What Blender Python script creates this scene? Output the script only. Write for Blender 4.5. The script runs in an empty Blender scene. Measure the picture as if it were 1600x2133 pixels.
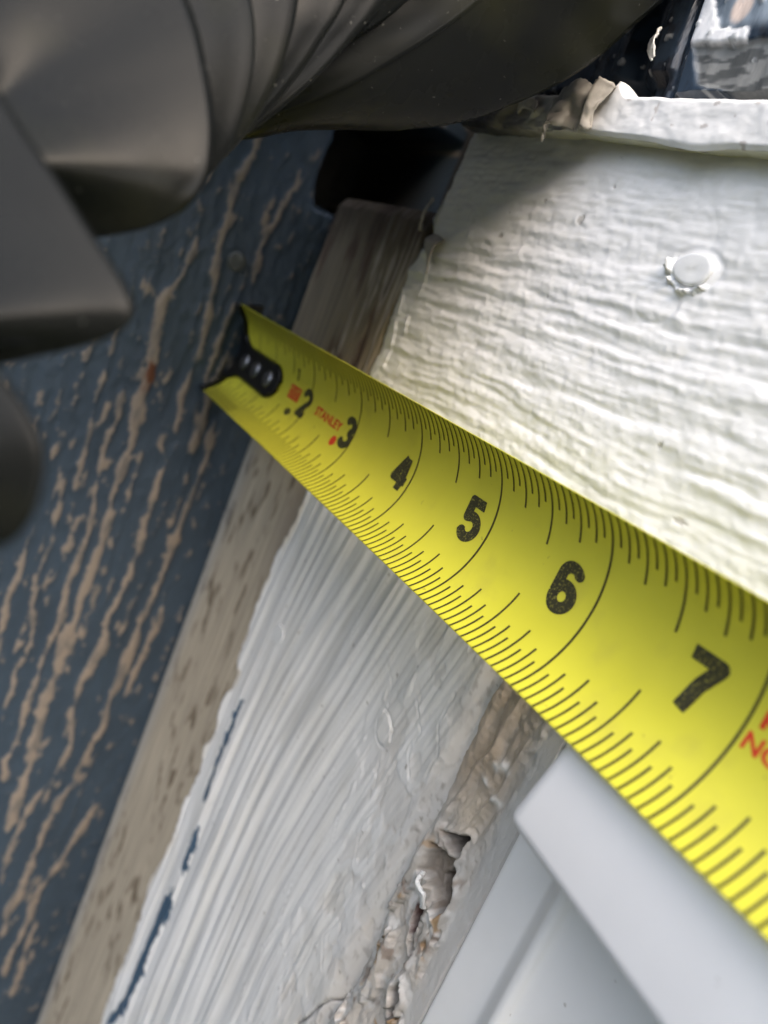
import bpy, math
import numpy as np
from mathutils import Matrix, Vector
from mathutils.geometry import delaunay_2d_cdt

IN = 0.0254            # everything below is laid out in inches
rng = np.random.default_rng(7)
scene = bpy.context.scene
COL = scene.collection

# ------------------------------------------------------------------ camera
cam_d = bpy.data.cameras.new('camera')
cam = bpy.data.objects.new('camera', cam_d); COL.objects.link(cam)
ax = np.array([[0.8000, -0.1933, 0.5681], [-0.4667, 0.3935, 0.7919], [0.3767, 0.8987, -0.2246]])
r_, u_, f_ = ax[:, 0], ax[:, 1], ax[:, 2]
f_ = f_/np.linalg.norm(f_); u_ = u_-f_*(u_@f_); u_ /= np.linalg.norm(u_); r_ = np.cross(f_, u_)
cam.matrix_world = Matrix(((r_[0], u_[0], -f_[0], -3.83*IN), (r_[1], u_[1], -f_[1], -8.55*IN), (r_[2], u_[2], -f_[2], 1.89*IN), (0, 0, 0, 1)))
cam_d.sensor_fit = 'VERTICAL'; cam_d.sensor_height = 24.0; cam_d.lens = 24.0*1600/2133
cam_d.clip_start = 0.004; cam_d.clip_end = 500
cam_d.dof.use_dof = True; cam_d.dof.focus_distance = 5.0*IN; cam_d.dof.aperture_fstop = 9.5
scene.camera = cam

# ------------------------------------------------------------------ light
world = bpy.data.worlds.new("World"); scene.world = world; world.use_nodes = True
wn = world.node_tree.nodes; wl = world.node_tree.links
bg = wn['Background']
sky = wn.new('ShaderNodeTexSky'); sky.sky_type = 'NISHITA'; sky.sun_disc = False
SUN_DIR = Vector((-0.20, -0.74, 0.64)).normalized()        # towards the sun
sky.sun_elevation = math.asin(SUN_DIR.z)
sky.sun_rotation = math.atan2(SUN_DIR.x, SUN_DIR.y)
sky.dust_density = 4.0; sky.air_density = 1.0; sky.ozone_density = 1.0
wl.new(sky.outputs[0], bg.inputs[0]); bg.inputs[1].default_value = 0.15
sun_d = bpy.data.lights.new('sun', 'SUN'); sun = bpy.data.objects.new('sun', sun_d); COL.objects.link(sun)
sun_d.energy = 1.0; sun_d.angle = math.radians(110); sun_d.color = (1.0, 0.99, 0.97)
sun.rotation_euler = SUN_DIR.to_track_quat('Z', 'Y').to_euler()
scene.view_settings.view_transform = 'Standard'; scene.view_settings.look = 'None'
scene.view_settings.exposure = 1.98; scene.view_settings.gamma = 1.0

# ------------------------------------------------------------------ noise
def _perlin(x, y, seed=0):
    xi = np.floor(x).astype(np.int64); yi = np.floor(y).astype(np.int64)
    xf = x-xi; yf = y-yi
    def grad(ix, iy, dx, dy):
        h = (ix*374761393 + iy*668265263 + seed*2147483647) & 0xffffffff
        h = ((h ^ (h >> 13))*1274126177) & 0xffffffff
        h = (h ^ (h >> 16)) & 0xffff
        a = h*(2*np.pi/65536.0)
        return np.cos(a)*dx+np.sin(a)*dy
    u = xf*xf*xf*(xf*(xf*6-15)+10); v = yf*yf*yf*(yf*(yf*6-15)+10)
    n00 = grad(xi, yi, xf, yf); n10 = grad(xi+1, yi, xf-1, yf)
    n01 = grad(xi, yi+1, xf, yf-1); n11 = grad(xi+1, yi+1, xf-1, yf-1)
    return ((n00*(1-u)+n10*u)*(1-v)+(n01*(1-u)+n11*u)*v)*1.5
def fbm(x, y, seed=0, octs=4, g=0.5):
    s = 0; a = 1; t = 0
    for i in range(octs):
        s = s+a*_perlin(x*2**i, y*2**i, seed+i*17); t += a; a *= g
    return s/t
def sm(a, b, x):
    t = np.clip((x-a)/(b-a), 0, 1); return t*t*(3-2*t)
def mix(a, b, t):
    return a*(1-t[..., None])+np.asarray(b)*t[..., None]
def sdpoly(px, py, poly):
    """signed distance to a closed polygon (negative inside)"""
    d = np.full(px.shape, 1e9); ins = np.zeros(px.shape, bool)
    n = len(poly)
    for i in range(n):
        ax_, ay_ = poly[i]; bx_, by_ = poly[(i+1) % n]
        ex, ey = bx_-ax_, by_-ay_
        wx, wy = px-ax_, py-ay_
        t = np.clip((wx*ex+wy*ey)/(ex*ex+ey*ey+1e-12), 0, 1)
        d = np.minimum(d, (wx-ex*t)**2+(wy-ey*t)**2)
        c = ((ay_ <= py) != (by_ <= py))
        with np.errstate(divide='ignore', invalid='ignore'):
            xx = ax_+(py-ay_)*(ex/(ey if ey != 0 else 1e-12))
        ins ^= (c & (px < xx))
    d = np.sqrt(d); return np.where(ins, -d, d)
def sdline(px, py, pts):
    d = np.full(px.shape, 1e9)
    for (ax_, ay_), (bx_, by_) in zip(pts[:-1], pts[1:]):
        ex, ey = bx_-ax_, by_-ay_
        wx, wy = px-ax_, py-ay_
        t = np.clip((wx*ex+wy*ey)/(ex*ex+ey*ey+1e-12), 0, 1)
        d = np.minimum(d, (wx-ex*t)**2+(wy-ey*t)**2)
    return np.sqrt(d)

# ------------------------------------------------------------------ materials
def mat(name, color=None, rough=0.5, rvar=0.0, metallic=0.0, spec=0.5, coat=0.0, bump=None, cvar=None, attr=False):
    """bump = [(scale per inch (3), strength, distance in inches)], cvar = (scale per inch(3), lo, hi) multiplies the colour"""
    m = bpy.data.materials.new(name); m.use_nodes = True
    nt = m.node_tree; n = nt.nodes; l = nt.links
    b = n['Principled BSDF']
    b.inputs['Roughness'].default_value = rough; b.inputs['Metallic'].default_value = metallic
    b.inputs['Specular IOR Level'].default_value = spec; b.inputs['Coat Weight'].default_value = coat
    tc = n.new('ShaderNodeTexCoord')
    def noise(sc, detail=4):
        mp = n.new('ShaderNodeMapping'); mp.inputs['Scale'].default_value = [s/IN for s in sc]
        l.new(tc.outputs['Object'], mp.inputs[0])
        t = n.new('ShaderNodeTexNoise'); t.inputs['Scale'].default_value = 1; t.inputs['Detail'].default_value = detail
        l.new(mp.outputs[0], t.inputs['Vector']); return t.outputs['Fac']
    if attr:
        a = n.new('ShaderNodeVertexColor'); a.layer_name = 'Col'; src = a.outputs[0]
    else:
        a = n.new('ShaderNodeRGB'); a.outputs[0].default_value = (*color, 1); src = a.outputs[0]
    if cvar:
        mr = n.new('ShaderNodeMapRange'); mr.inputs[1].default_value = 0.3; mr.inputs[2].default_value = 0.7
        mr.inputs[3].default_value = cvar[1]; mr.inputs[4].default_value = cvar[2]
        l.new(noise(cvar[0]), mr.inputs[0])
        mx = n.new('ShaderNodeMix'); mx.data_type = 'RGBA'; mx.blend_type = 'MULTIPLY'; mx.inputs[0].default_value = 1
        l.new(src, mx.inputs[6]); l.new(mr.outputs[0], mx.inputs[7]); src = mx.outputs[2]
    l.new(src, b.inputs['Base Color'])
    if rvar:
        mr = n.new('ShaderNodeMapRange'); mr.inputs[1].default_value = 0.3; mr.inputs[2].default_value = 0.7
        mr.inputs[3].default_value = rough-rvar; mr.inputs[4].default_value = rough+rvar
        l.new(noise((3, 3, 3)), mr.inputs[0]); l.new(mr.outputs[0], b.inputs['Roughness'])
    if attr:
        ra = n.new('ShaderNodeAttribute'); ra.attribute_name = 'Rough'
        l.new(ra.outputs['Fac'], b.inputs['Roughness'])
    prev = None
    for sc, st, dist in (bump or []):
        bp = n.new('ShaderNodeBump'); bp.inputs['Strength'].default_value = st; bp.inputs['Distance'].default_value = dist*IN
        l.new(noise(sc), bp.inputs['Height'])
        if prev: l.new(prev, bp.inputs['Normal'])
        prev = bp.outputs[0]
    if prev: l.new(prev, b.inputs['Normal'])
    return m

M_SIDING = mat('painted_siding', attr=True, spec=0.4, bump=[((60, 60, 8), 0.35, 0.01), ((25, 25, 25), 0.25, 0.01)])
M_BOARD = mat('painted_wood', attr=True, spec=0.45, bump=[((60, 60, 10), 0.16, 0.005), ((120, 120, 120), 0.08, 0.003)])
M_BOARD_H = mat('painted_wood_level_grain', attr=True, spec=0.45, bump=[((14, 14, 45), 0.14, 0.005), ((90, 90, 90), 0.14, 0.003)])
M_CAULK = mat('old_caulk', attr=True, spec=0.35, bump=[((34, 34, 14), 0.55, 0.012), ((90, 90, 90), 0.5, 0.005)])
M_VINYL = mat('white_vinyl', (0.86, 0.855, 0.845), 0.42, rvar=0.08, cvar=((1.2, 1.2, 1.2), 0.94, 1.03), bump=[((5, 5, 5), 0.1, 0.01)])
M_PLAIN = mat('painted_wood_plain', (0.66, 0.65, 0.62), 0.55, cvar=((3, 3, 3), 0.9, 1.04), bump=[((12, 12, 4), 0.4, 0.02)])
M_DARK = mat('dark_filler', (0.05, 0.042, 0.034), 0.8, cvar=((6, 6, 2), 0.6, 1.2), bump=[((20, 20, 4), 0.5, 0.02)])
M_STEEL = mat('grey_painted_metal', (0.0060, 0.0066, 0.0060), 0.27, rvar=0.05, spec=0.10, cvar=((0.9, 0.9, 0.9), 0.80, 1.25), bump=[((40, 40, 40), 0.12, 0.003)])
M_HOOK = mat('black_hook_metal', (0.006, 0.006, 0.006), 0.38, spec=0.4)
M_RIVET = mat('dark_rivet', (0.22, 0.22, 0.23), 0.28, metallic=0.9)
M_RED = mat('red_print', (0.60, 0.05, 0.015), 0.45)
M_GLASS = mat('window_glass', (0.03, 0.035, 0.04), 0.03, spec=0.8)
M_GROUND = mat('grass_ground', (0.07, 0.09, 0.04), 0.9, cvar=((0.2, 0.2, 0.2), 0.6, 1.3))
M_FLAKE = mat('torn_paint', (0.42, 0.39, 0.345), 0.5, cvar=((7, 7, 7), 0.72, 1.1), bump=[((25, 25, 25), 0.4, 0.01)])
M_BRIGHTFLAKE = mat('fresh_paint_lump', (0.80, 0.80, 0.78), 0.4, bump=[((30, 30, 30), 0.4, 0.01)])

def tape_mat():
    m = mat('yellow_tape_coating', (0.60, 0.565, 0.045), 0.40, rvar=0.05, spec=0.45, coat=0.15, cvar=((2.2, 2.2, 2.2), 0.95, 1.03), bump=[((90, 90, 90), 0.06, 0.002)])
    return m
M_TAPE = tape_mat()
def ink_mat():
    m = bpy.data.materials.new('black_print'); m.use_nodes = True
    n = m.node_tree.nodes; l = m.node_tree.links; b = n['Principled BSDF']; b.inputs['Roughness'].default_value = 0.45
    tc = n.new('ShaderNodeTexCoord'); t = n.new('ShaderNodeTexNoise'); t.inputs['Scale'].default_value = 75/IN
    t.inputs['Detail'].default_value = 2; l.new(tc.outputs['Object'], t.inputs['Vector'])
    cr = n.new('ShaderNodeValToRGB'); cr.color_ramp.elements[0].position = 0.55; cr.color_ramp.elements[1].position = 0.68
    cr.color_ramp.elements[0].color = (0.030, 0.028, 0.012, 1); cr.color_ramp.elements[1].color = (0.22, 0.205, 0.04, 1)
    l.new(t.outputs['Fac'], cr.inputs[0]); l.new(cr.outputs[0], b.inputs['Base Color'])
    return m
M_INK = ink_mat()
M_LINE = mat('line_print', (0.045, 0.040, 0.010), 0.45, cvar=((60, 60, 60), 0.6, 1.8))

def add_specks(m, scale, lo, hi, col, rough=0.7):
    nt = m.node_tree; n = nt.nodes; l = nt.links; b = n['Principled BSDF']
    tc = n.new('ShaderNodeTexCoord'); t = n.new('ShaderNodeTexNoise'); t.inputs['Scale'].default_value = scale/IN; t.inputs['Detail'].default_value = 3
    l.new(tc.outputs['Object'], t.inputs['Vector'])
    mr = n.new('ShaderNodeMapRange'); mr.inputs[1].default_value = lo; mr.inputs[2].default_value = hi
    l.new(t.outputs['Fac'], mr.inputs[0])
    mx = n.new('ShaderNodeMix'); mx.data_type = 'RGBA'; l.new(mr.outputs[0], mx.inputs[0])
    src = b.inputs['Base Color'].links[0].from_socket; l.new(src, mx.inputs[6]); mx.inputs[7].default_value = (*col, 1)
    l.new(mx.outputs[2], b.inputs['Base Color'])
add_specks(M_STEEL, 30, 0.71, 0.75, (0.10, 0.10, 0.09))
add_specks(M_STEEL, 1.3, 0.52, 0.75, (0.014, 0.0145, 0.008))
add_specks(M_TAPE, 14, 0.715, 0.76, (0.36, 0.32, 0.04))
add_specks(M_TAPE, 3.0, 0.60, 0.80, (0.52, 0.48, 0.05))
add_specks(M_VINYL, 9, 0.72, 0.78, (0.45, 0.42, 0.38))

# ------------------------------------------------------------------ object helpers
def props(o, label=None, cat=None, group=None, kind=None):
    if label: o['label'] = label
    if cat: o['category'] = cat
    if group: o['group'] = group
    if kind: o['kind'] = kind
    return o
def thing(name, loc, label, cat, group=None, kind=None):
    o = bpy.data.objects.new(name, None); o.location = [c*IN for c in loc]; o.empty_display_size = 0.01
    COL.objects.link(o); return props(o, label, cat, group, kind)
def wloc(o):
    v = np.zeros(3)
    while o: v += np.array(o.location); o = o.parent
    return v
def obj(name, V, F, m, parent=None, smooth=True, col=None, rough=None):
    """V in inches, world frame"""
    V = np.asarray(V, dtype=np.float64)*IN
    if parent is not None: V = V-wloc(parent)
    me = bpy.data.meshes.new(name)
    F = np.asarray(F) if not isinstance(F, list) else F
    if isinstance(F, np.ndarray) and F.shape[1] == 4:
        nv, nf = len(V), len(F)
        me.vertices.add(nv); me.vertices.foreach_set('co', V.astype(np.float32).ravel())
        me.loops.add(nf*4); me.loops.foreach_set('vertex_index', F.astype(np.int32).ravel())
        me.polygons.add(nf); me.polygons.foreach_set('loop_start', np.arange(0, nf*4, 4, dtype=np.int32))
        me.polygons.foreach_set('loop_total', np.full(nf, 4, dtype=np.int32))
        me.update(calc_edges=True)
    else:
        me.from_pydata([tuple(v) for v in V], [], [tuple(int(i) for i in f) for f in F]); me.update()
    me.polygons.foreach_set('use_smooth', [smooth]*len(me.polygons))
    if col is not None:
        a = me.color_attributes.new('Col', 'FLOAT_COLOR', 'POINT')
        c = np.ones((len(V), 4), np.float32); c[:, :3] = np.clip(col, 0, 1); a.data.foreach_set('color', c.ravel())
        a = me.attributes.new('Rough', 'FLOAT', 'POINT')
        a.data.foreach_set('value', np.asarray(rough if rough is not None else np.full(len(V), 0.5), np.float32))
    me.materials.append(m)
    o = bpy.data.objects.new(name, me); COL.objects.link(o)
    if parent is not None: o.parent = parent
    return o
def grid_faces(nu, nv, flip=False, close=False):
    i = np.arange(nu*nv).reshape(nu, nv)
    if close: i = np.concatenate([i, i[:, :1]], 1)
    a, b, c, d = i[:-1, :-1], i[1:, :-1], i[1:, 1:], i[:-1, 1:]
    q = np.stack([a, b, c, d] if not flip else [a, d, c, b], -1).reshape(-1, 4)
    return q
def axis_steps(*segs):
    """segs: (start, end, step)"""
    out = []
    for a, b, s in segs:
        n = max(1, int(round(abs(b-a)/s))); out.append(np.linspace(a, b, n+1)[:-1])
    out.append(np.array([segs[-1][1]])); return np.concatenate(out)
def relief(name, plane, us, vs, base, sign, thick, height, m, parent=None):
    """A slab whose face is a height field. plane 'X': face at x=base, us=y, vs=z; plane 'Y': face at y=base, us=x, vs=z; 'sign' is the outward side."""
    U, V = np.meshgrid(us, vs, indexing='ij')
    h, col, rough = height(U, V)
    nu, nv = U.shape
    def P(u, v, w):
        return np.stack([w, u, v] if plane == 'X' else [u, w, v], -1).reshape(-1, 3)
    front = P(U, V, base+sign*h)
    # skirt back to the slab's rear
    ring = np.concatenate([np.arange(nu)*nv, (nu-1)*nv+np.arange(1, nv), (np.arange(nu-2, -1, -1))*nv+nv-1, np.arange(nv-2, 0, -1)])
    back = front[ring].copy(); back[:, 0 if plane == 'X' else 1] = base-sign*thick
    n0 = nu*nv; nr = len(ring)
    q = grid_faces(nu, nv)
    r2 = np.roll(ring, -1); b1 = n0+np.arange(nr); b2 = np.roll(b1, -1)
    q = np.concatenate([q, np.stack([ring, b1, b2, r2], -1)])
    verts = np.concatenate([front, back])
    col = col.reshape(-1, 3); rough = rough.reshape(-1)
    col = np.concatenate([col, col[ring]]); rough = np.concatenate([rough, rough[ring]])
    return obj(name, verts, q, m, parent, True, col, rough)
def box(name, x0, x1, y0, y1, z0, z1, m, parent=None, bev=0.0, segs=3):
    V = [(x, y, z) for x in (x0, x1) for y in (y0, y1) for z in (z0, z1)]
    F = [(0, 1, 3, 2), (4, 6, 7, 5), (0, 4, 5, 1), (2, 3, 7, 6), (0, 2, 6, 4), (1, 5, 7, 3)]
    o = obj(name, V, F, m, parent, bev > 0)
    if bev:
        md = o.modifiers.new('bevel', 'BEVEL'); md.width = bev*IN; md.segments = segs
    return o

# ------------------------------------------------------------------ ground, far below
gr = bpy.data.meshes.new('ground'); gr.from_pydata([(-60, -60, -1.1), (60, -60, -1.1), (60, 60, -1.1), (-60, 60, -1.1)], [], [(0, 1, 2, 3)])
gr.materials.append(M_GROUND); go = bpy.data.objects.new('ground', gr); COL.objects.link(go); go['kind'] = 'structure'
# unseen wall added opposite to block low light, so most falls from above
blocker = box('light_block_wall', -150, -2, -58, -50, -43, 34, mat('blocker_brown', (0.13, 0.10, 0.08), 0.8, cvar=((0.3, 0.3, 0.3), 0.7, 1.2)))
blocker['kind'] = 'structure'

# ------------------------------------------------------------------ blue siding panel with worn streaks
STREAKS = [
 ([(-1.05,3.3),(-1.11,2.72),(-1.08,2.11),(-1.07,1.8),(-1.02,1.55),(-1.0,1.34),(-0.93,0.97),(-0.94,0.51),(-0.96,0.2),(-0.86,-0.24)], .045),
 ([(-1.14,2.66),(-1.14,2.43),(-1.02,2.16),(-1.11,2.1)], .03),
 ([(-1.33,2.01),(-1.38,1.54),(-1.47,1.3),(-1.48,1.0),(-1.42,0.65),(-1.37,0.34),(-1.4,0.11),(-1.36,-0.25),(-1.33,-0.73),(-1.32,-1.25),(-1.29,-1.76),(-1.3,-2.32),(-1.33,-2.82),(-1.31,-3.5),(-1.36,-4.08),(-1.31,-4.49),(-1.28,-4.97),(-1.29,-5.36),(-1.29,-5.96)], .062),
 ([(-0.54,3.13),(-0.53,2.82),(-0.58,2.48),(-0.65,2.13),(-0.63,1.91),(-0.59,1.65)], .035),
 ([(-0.49,0.13),(-0.42,-0.4),(-0.45,-0.94),(-0.47,-1.63),(-0.46,-2.2),(-0.54,-2.65),(-0.53,-3.2),(-0.58,-3.82),(-0.53,-4.37),(-0.65,-4.9),(-0.77,-5.44),(-0.82,-5.85),(-0.83,-6.34)], .055),
 ([(-0.97,-0.18),(-1.0,-0.38),(-0.88,-0.57),(-0.92,-0.81),(-0.89,-1.18),(-0.84,-1.63),(-0.85,-2.0),(-0.89,-2.38),(-0.95,-2.65),(-0.88,-2.97),(-0.9,-3.3),(-0.98,-3.6),(-0.99,-4.1),(-0.87,-4.51),(-0.94,-5.1),(-1.12,-5.5),(-1.18,-6.11),(-1.16,-6.6)], .055),
 ([(-1.83,0.36),(-1.82,0.05),(-1.81,-0.37),(-1.79,-0.8),(-1.73,-1.23),(-1.68,-1.67),(-1.69,-2.02),(-1.76,-2.27),(-1.67,-2.62)], .022),
 ([(-1.61,0.2),(-1.57,-0.2),(-1.59,-0.53),(-1.56,-0.85),(-1.57,-1.08),(-1.5,-1.4),(-1.49,-1.87),(-1.53,-2.31),(-1.49,-2.7),(-1.52,-3.2),(-1.53,-3.8),(-1.52,-4.34),(-1.57,-4.81),(-1.49,-5.23)], .036),
 ([(-1.92,-0.96),(-1.86,-1.37),(-1.84,-1.89),(-1.87,-2.29),(-1.77,-2.78),(-1.7,-3.26),(-1.78,-3.5),(-1.76,-3.84),(-1.77,-4.29)], .028),
 ([(-0.17,-5.42),(-0.3,-5.66),(-0.4,-6.19),(-0.52,-6.69),(-0.66,-7.01),(-0.62,-7.46),(-0.7,-8.01),(-0.67,-8.6)], .05),
 ([(-0.51,-7.47),(-0.52,-7.85),(-0.48,-8.44),(-0.51,-9.03)], .05),
 ([(-0.78,-5.92),(-0.83,-6.34),(-0.86,-6.8),(-0.91,-7.16),(-0.92,-7.79)], .055),
 ([(-0.45,2.33),(-0.39,2.07)], .02),
 ([(-1.89,0.83),(-1.79,0.24)], .02), ([(-1.82,1.76),(-1.77,1.52)], .02),
 ([(-0.62,0.9),(-0.66,0.4),(-0.60,-0.5)], .05), ([(-0.30,-2.2),(-0.34,-3.0),(-0.40,-3.9)], .035),
 ([(-2.05,-1.6),(-2.1,-2.6),(-2.0,-3.6)], .03), ([(-0.72,1.5),(-0.75,0.9),(-0.74,0.3)], .03),
]
def siding_height(X, Z):
    wob = 0.05*fbm(X*3, Z*1.6, 3, 3)
    m = np.full(X.shape, -1.0)
    vis = (X > -3.4) & (Z > -10.5) & (Z < 5)
    for pts, w in STREAKS:
        p = np.array(sorted(pts, key=lambda q: q[1]))
        xc = np.interp(Z, p[:, 1], p[:, 0])
        endf = sm(p[0, 1]-0.12, p[0, 1]+0.25, Z)*(1-sm(p[-1, 1]-0.2, p[-1, 1]+0.1, Z))
        ww = 1.05*w*(0.85+0.9*_perlin(Z*2.0+X*0.3, X*0+w*77, 5))*endf-0.03*(1-endf)
        m = np.maximum(m, ww-np.abs(X-xc-wob))
    rag = 0.060*fbm(X*9, Z*4.5, 11, 4)+0.012*fbm(X*34, Z*16, 12, 3)
    far = 0.10*(fbm(X*3.2+0.5*_perlin(X*.5, Z*.3, 8), Z*0.28, 21, 4)-0.16)
    lim = sm(-2.3, -2.8, X)+sm(-7.2, -8.5, Z)*0+sm(3.6, 4.4, Z); lim = np.clip(lim, 0, 1)
    small = 0.055*(fbm(X*8.0, Z*0.9, 31, 4)-0.40)*sm(-0.22, -0.5, X)-0.02*(1-sm(-0.22, -0.5, X))
    s = np.maximum(m, np.where(lim > 0.5, far, -1)); s = np.maximum(s, small)+rag
    mask = sm(-0.004, 0.016, s)
    grain = fbm(X*5, Z*0.6, 41, 2)
    h = 0.026*sm(-0.06, 0.05, s)+0.004*grain+0.010*mask*fbm(X*24, Z*10, 42, 3)
    # an old nail head
    r = np.hypot(X+0.86, (Z-1.86)); nail = sm(0.115, 0.095, r)
    h = h*(1-nail)+nail*0.01-0.012*sm(0.03, 0.0, np.abs(r-0.115))
    # open slot added, with dark colour, to give the deep shade beside the window head
    shade_slot = sm(-0.55, 0.05, X+0.05*fbm(Z*3, X*5, 63, 3))**4*sm(2.70, 3.0, Z+0.08*fbm(X*5, Z*3, 64, 3))
    shade_slot = shade_slot*sm(4.15, 4.05, Z)*sm(1.3, 1.2, X); h = h-2.2*shade_slot
    blue = np.array([0.040, 0.061, 0.087]); tan = np.array([0.26, 0.215, 0.172])
    c = np.broadcast_to(blue, X.shape+(3,)).copy()
    c *= (1+0.22*fbm(X*2, Z*1.2, 51, 3)[..., None])
    tcol = mix(np.broadcast_to(tan, X.shape+(3,)), (0.155, 0.14, 0.125), sm(-0.1, 0.4, fbm(X*8, Z*3, 61, 3)))
    rust = sm(0.22, 0.08, np.hypot((X+1.36)*2.2, (Z-0.45)*0.42))*sm(-0.2, 0.2, fbm(X*14, Z*4, 62, 3))
    tcol = mix(tcol, (0.13, 0.045, 0.018), rust)
    c = mix(c, (0, 0, 0), mask)+tcol*mask[..., None]
    c = mix(c, (0.06, 0.07, 0.07), nail); c = mix(c, (0.045, 0.04, 0.034), sm(0.1, 0.4, shade_slot))
    return h, c, np.where(mask > 0.5, 0.75, 0.5)
sid = relief('siding_panel', 'Y', axis_steps((-40, -6, 1.0), (-6, -3, 0.06), (-3, 0.0, 0.02), (0.0, 1.4, 0.05), (1.4, 3.2, 0.4)),
             axis_steps((-42, -10, 1.0), (-10, 4.4, 0.022), (4.4, 40, 1.0)), 0.0, -1, 3.5, siding_height, M_SIDING)
props(sid, 'blue painted wood siding worn to tan along its raised vertical streaks', 'wall')

def nail_head(parent, axis, c, ru, rv, hgt, m):
    V = []; F = []; ns = 36
    prof_ = [(1.0, -0.02), (1.0, 0.4), (0.975, 0.75), (0.92, 0.95), (0.80, 1.0), (0.4, 0.985), (0.03, 0.98)]
    for k, (q, w) in enumerate(prof_):
        for i in range(ns):
            t = 2*math.pi*i/ns; wob = 1+0.02*math.sin(3*t+1)+0.012*math.sin(7*t)
            a, b, n = ru*q*wob*math.cos(t), rv*q*wob*math.sin(t), hgt*w*(1+0.12*math.cos(t-0.6))
            V.append((c[0]-n, c[1]+a, c[2]+b) if axis == 'X' else (c[0]+a, c[1]-n, c[2]+b))
    for k in range(len(prof_)-1):
        for i in range(ns): F.append((k*ns+i, k*ns+(i+1) % ns, (k+1)*ns+(i+1) % ns, (k+1)*ns+i))
    F.append(tuple(range((len(prof_)-1)*ns, len(prof_)*ns)))
    return obj('nail_head', V, F, m, parent)
nail_head(sid, 'Y', (-0.86, -0.012, 1.86), 0.10, 0.10, 0.035, mat('rusty_nail', (0.075, 0.08, 0.075), 0.6, cvar=((12, 12, 12), 0.6, 1.3), bump=[((20, 20, 20), 0.3, 0.01)]))
M_NAILP = mat('painted_nail', (0.76, 0.765, 0.76), 0.38, bump=[((10, 10, 10), 0.25, 0.01), ((50, 50, 50), 0.12, 0.004)])

# ------------------------------------------------------------------ side trim board (vertical grain), tan at the wall, white outside
PE = [(-1.84,-12),(-1.844,-7.31),(-1.861,-6.793),(-1.828,-6.426),(-1.853,-5.936),(-1.82,-5.582),(-1.70,-5.224),(-1.80,-4.77),(-1.872,-4.348),(-1.80,-3.974),(-1.87,-3.456),(-1.78,-3.205),(-1.87,-2.947),(-1.80,-2.744),(-1.76,-2.603),(-1.87,-2.31),(-1.87,-2.15),(-1.745,-2.05),(-1.73,-1.629),(-1.71,-1.2),(-1.73,-0.95),(-1.72,-0.75),(-1.80,-0.445),(-1.82,-0.051),(-1.9,0.8)]
FLECKS = [
 [(-2.181,-2.295),(-2.16,-2.443),(-2.199,-2.818),(-2.16,-3.096),(-2.24,-3.55),(-2.163,-3.626),(-2.131,-3.313),(-2.108,-2.942),(-2.125,-2.622),(-2.10,-2.44)],
 [(-2.294,-3.882),(-2.331,-3.984),(-2.334,-4.278),(-2.335,-4.484),(-2.252,-4.442),(-2.277,-4.157),(-2.248,-4.054)],
 [(-2.276,-4.747),(-2.364,-4.908),(-2.301,-5.453),(-2.314,-5.791),(-2.363,-5.877),(-2.265,-6.384),(-2.309,-6.454),(-2.127,-6.961),(-1.988,-7.133),(-1.90,-9),(-1.80,-9),(-2.02,-7.0),(-2.158,-6.476),(-2.182,-6.11),(-2.143,-5.974),(-2.201,-5.487),(-2.147,-5.182),(-2.174,-4.97)]]
WHITE = np.array([0.785, 0.78, 0.765])
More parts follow.
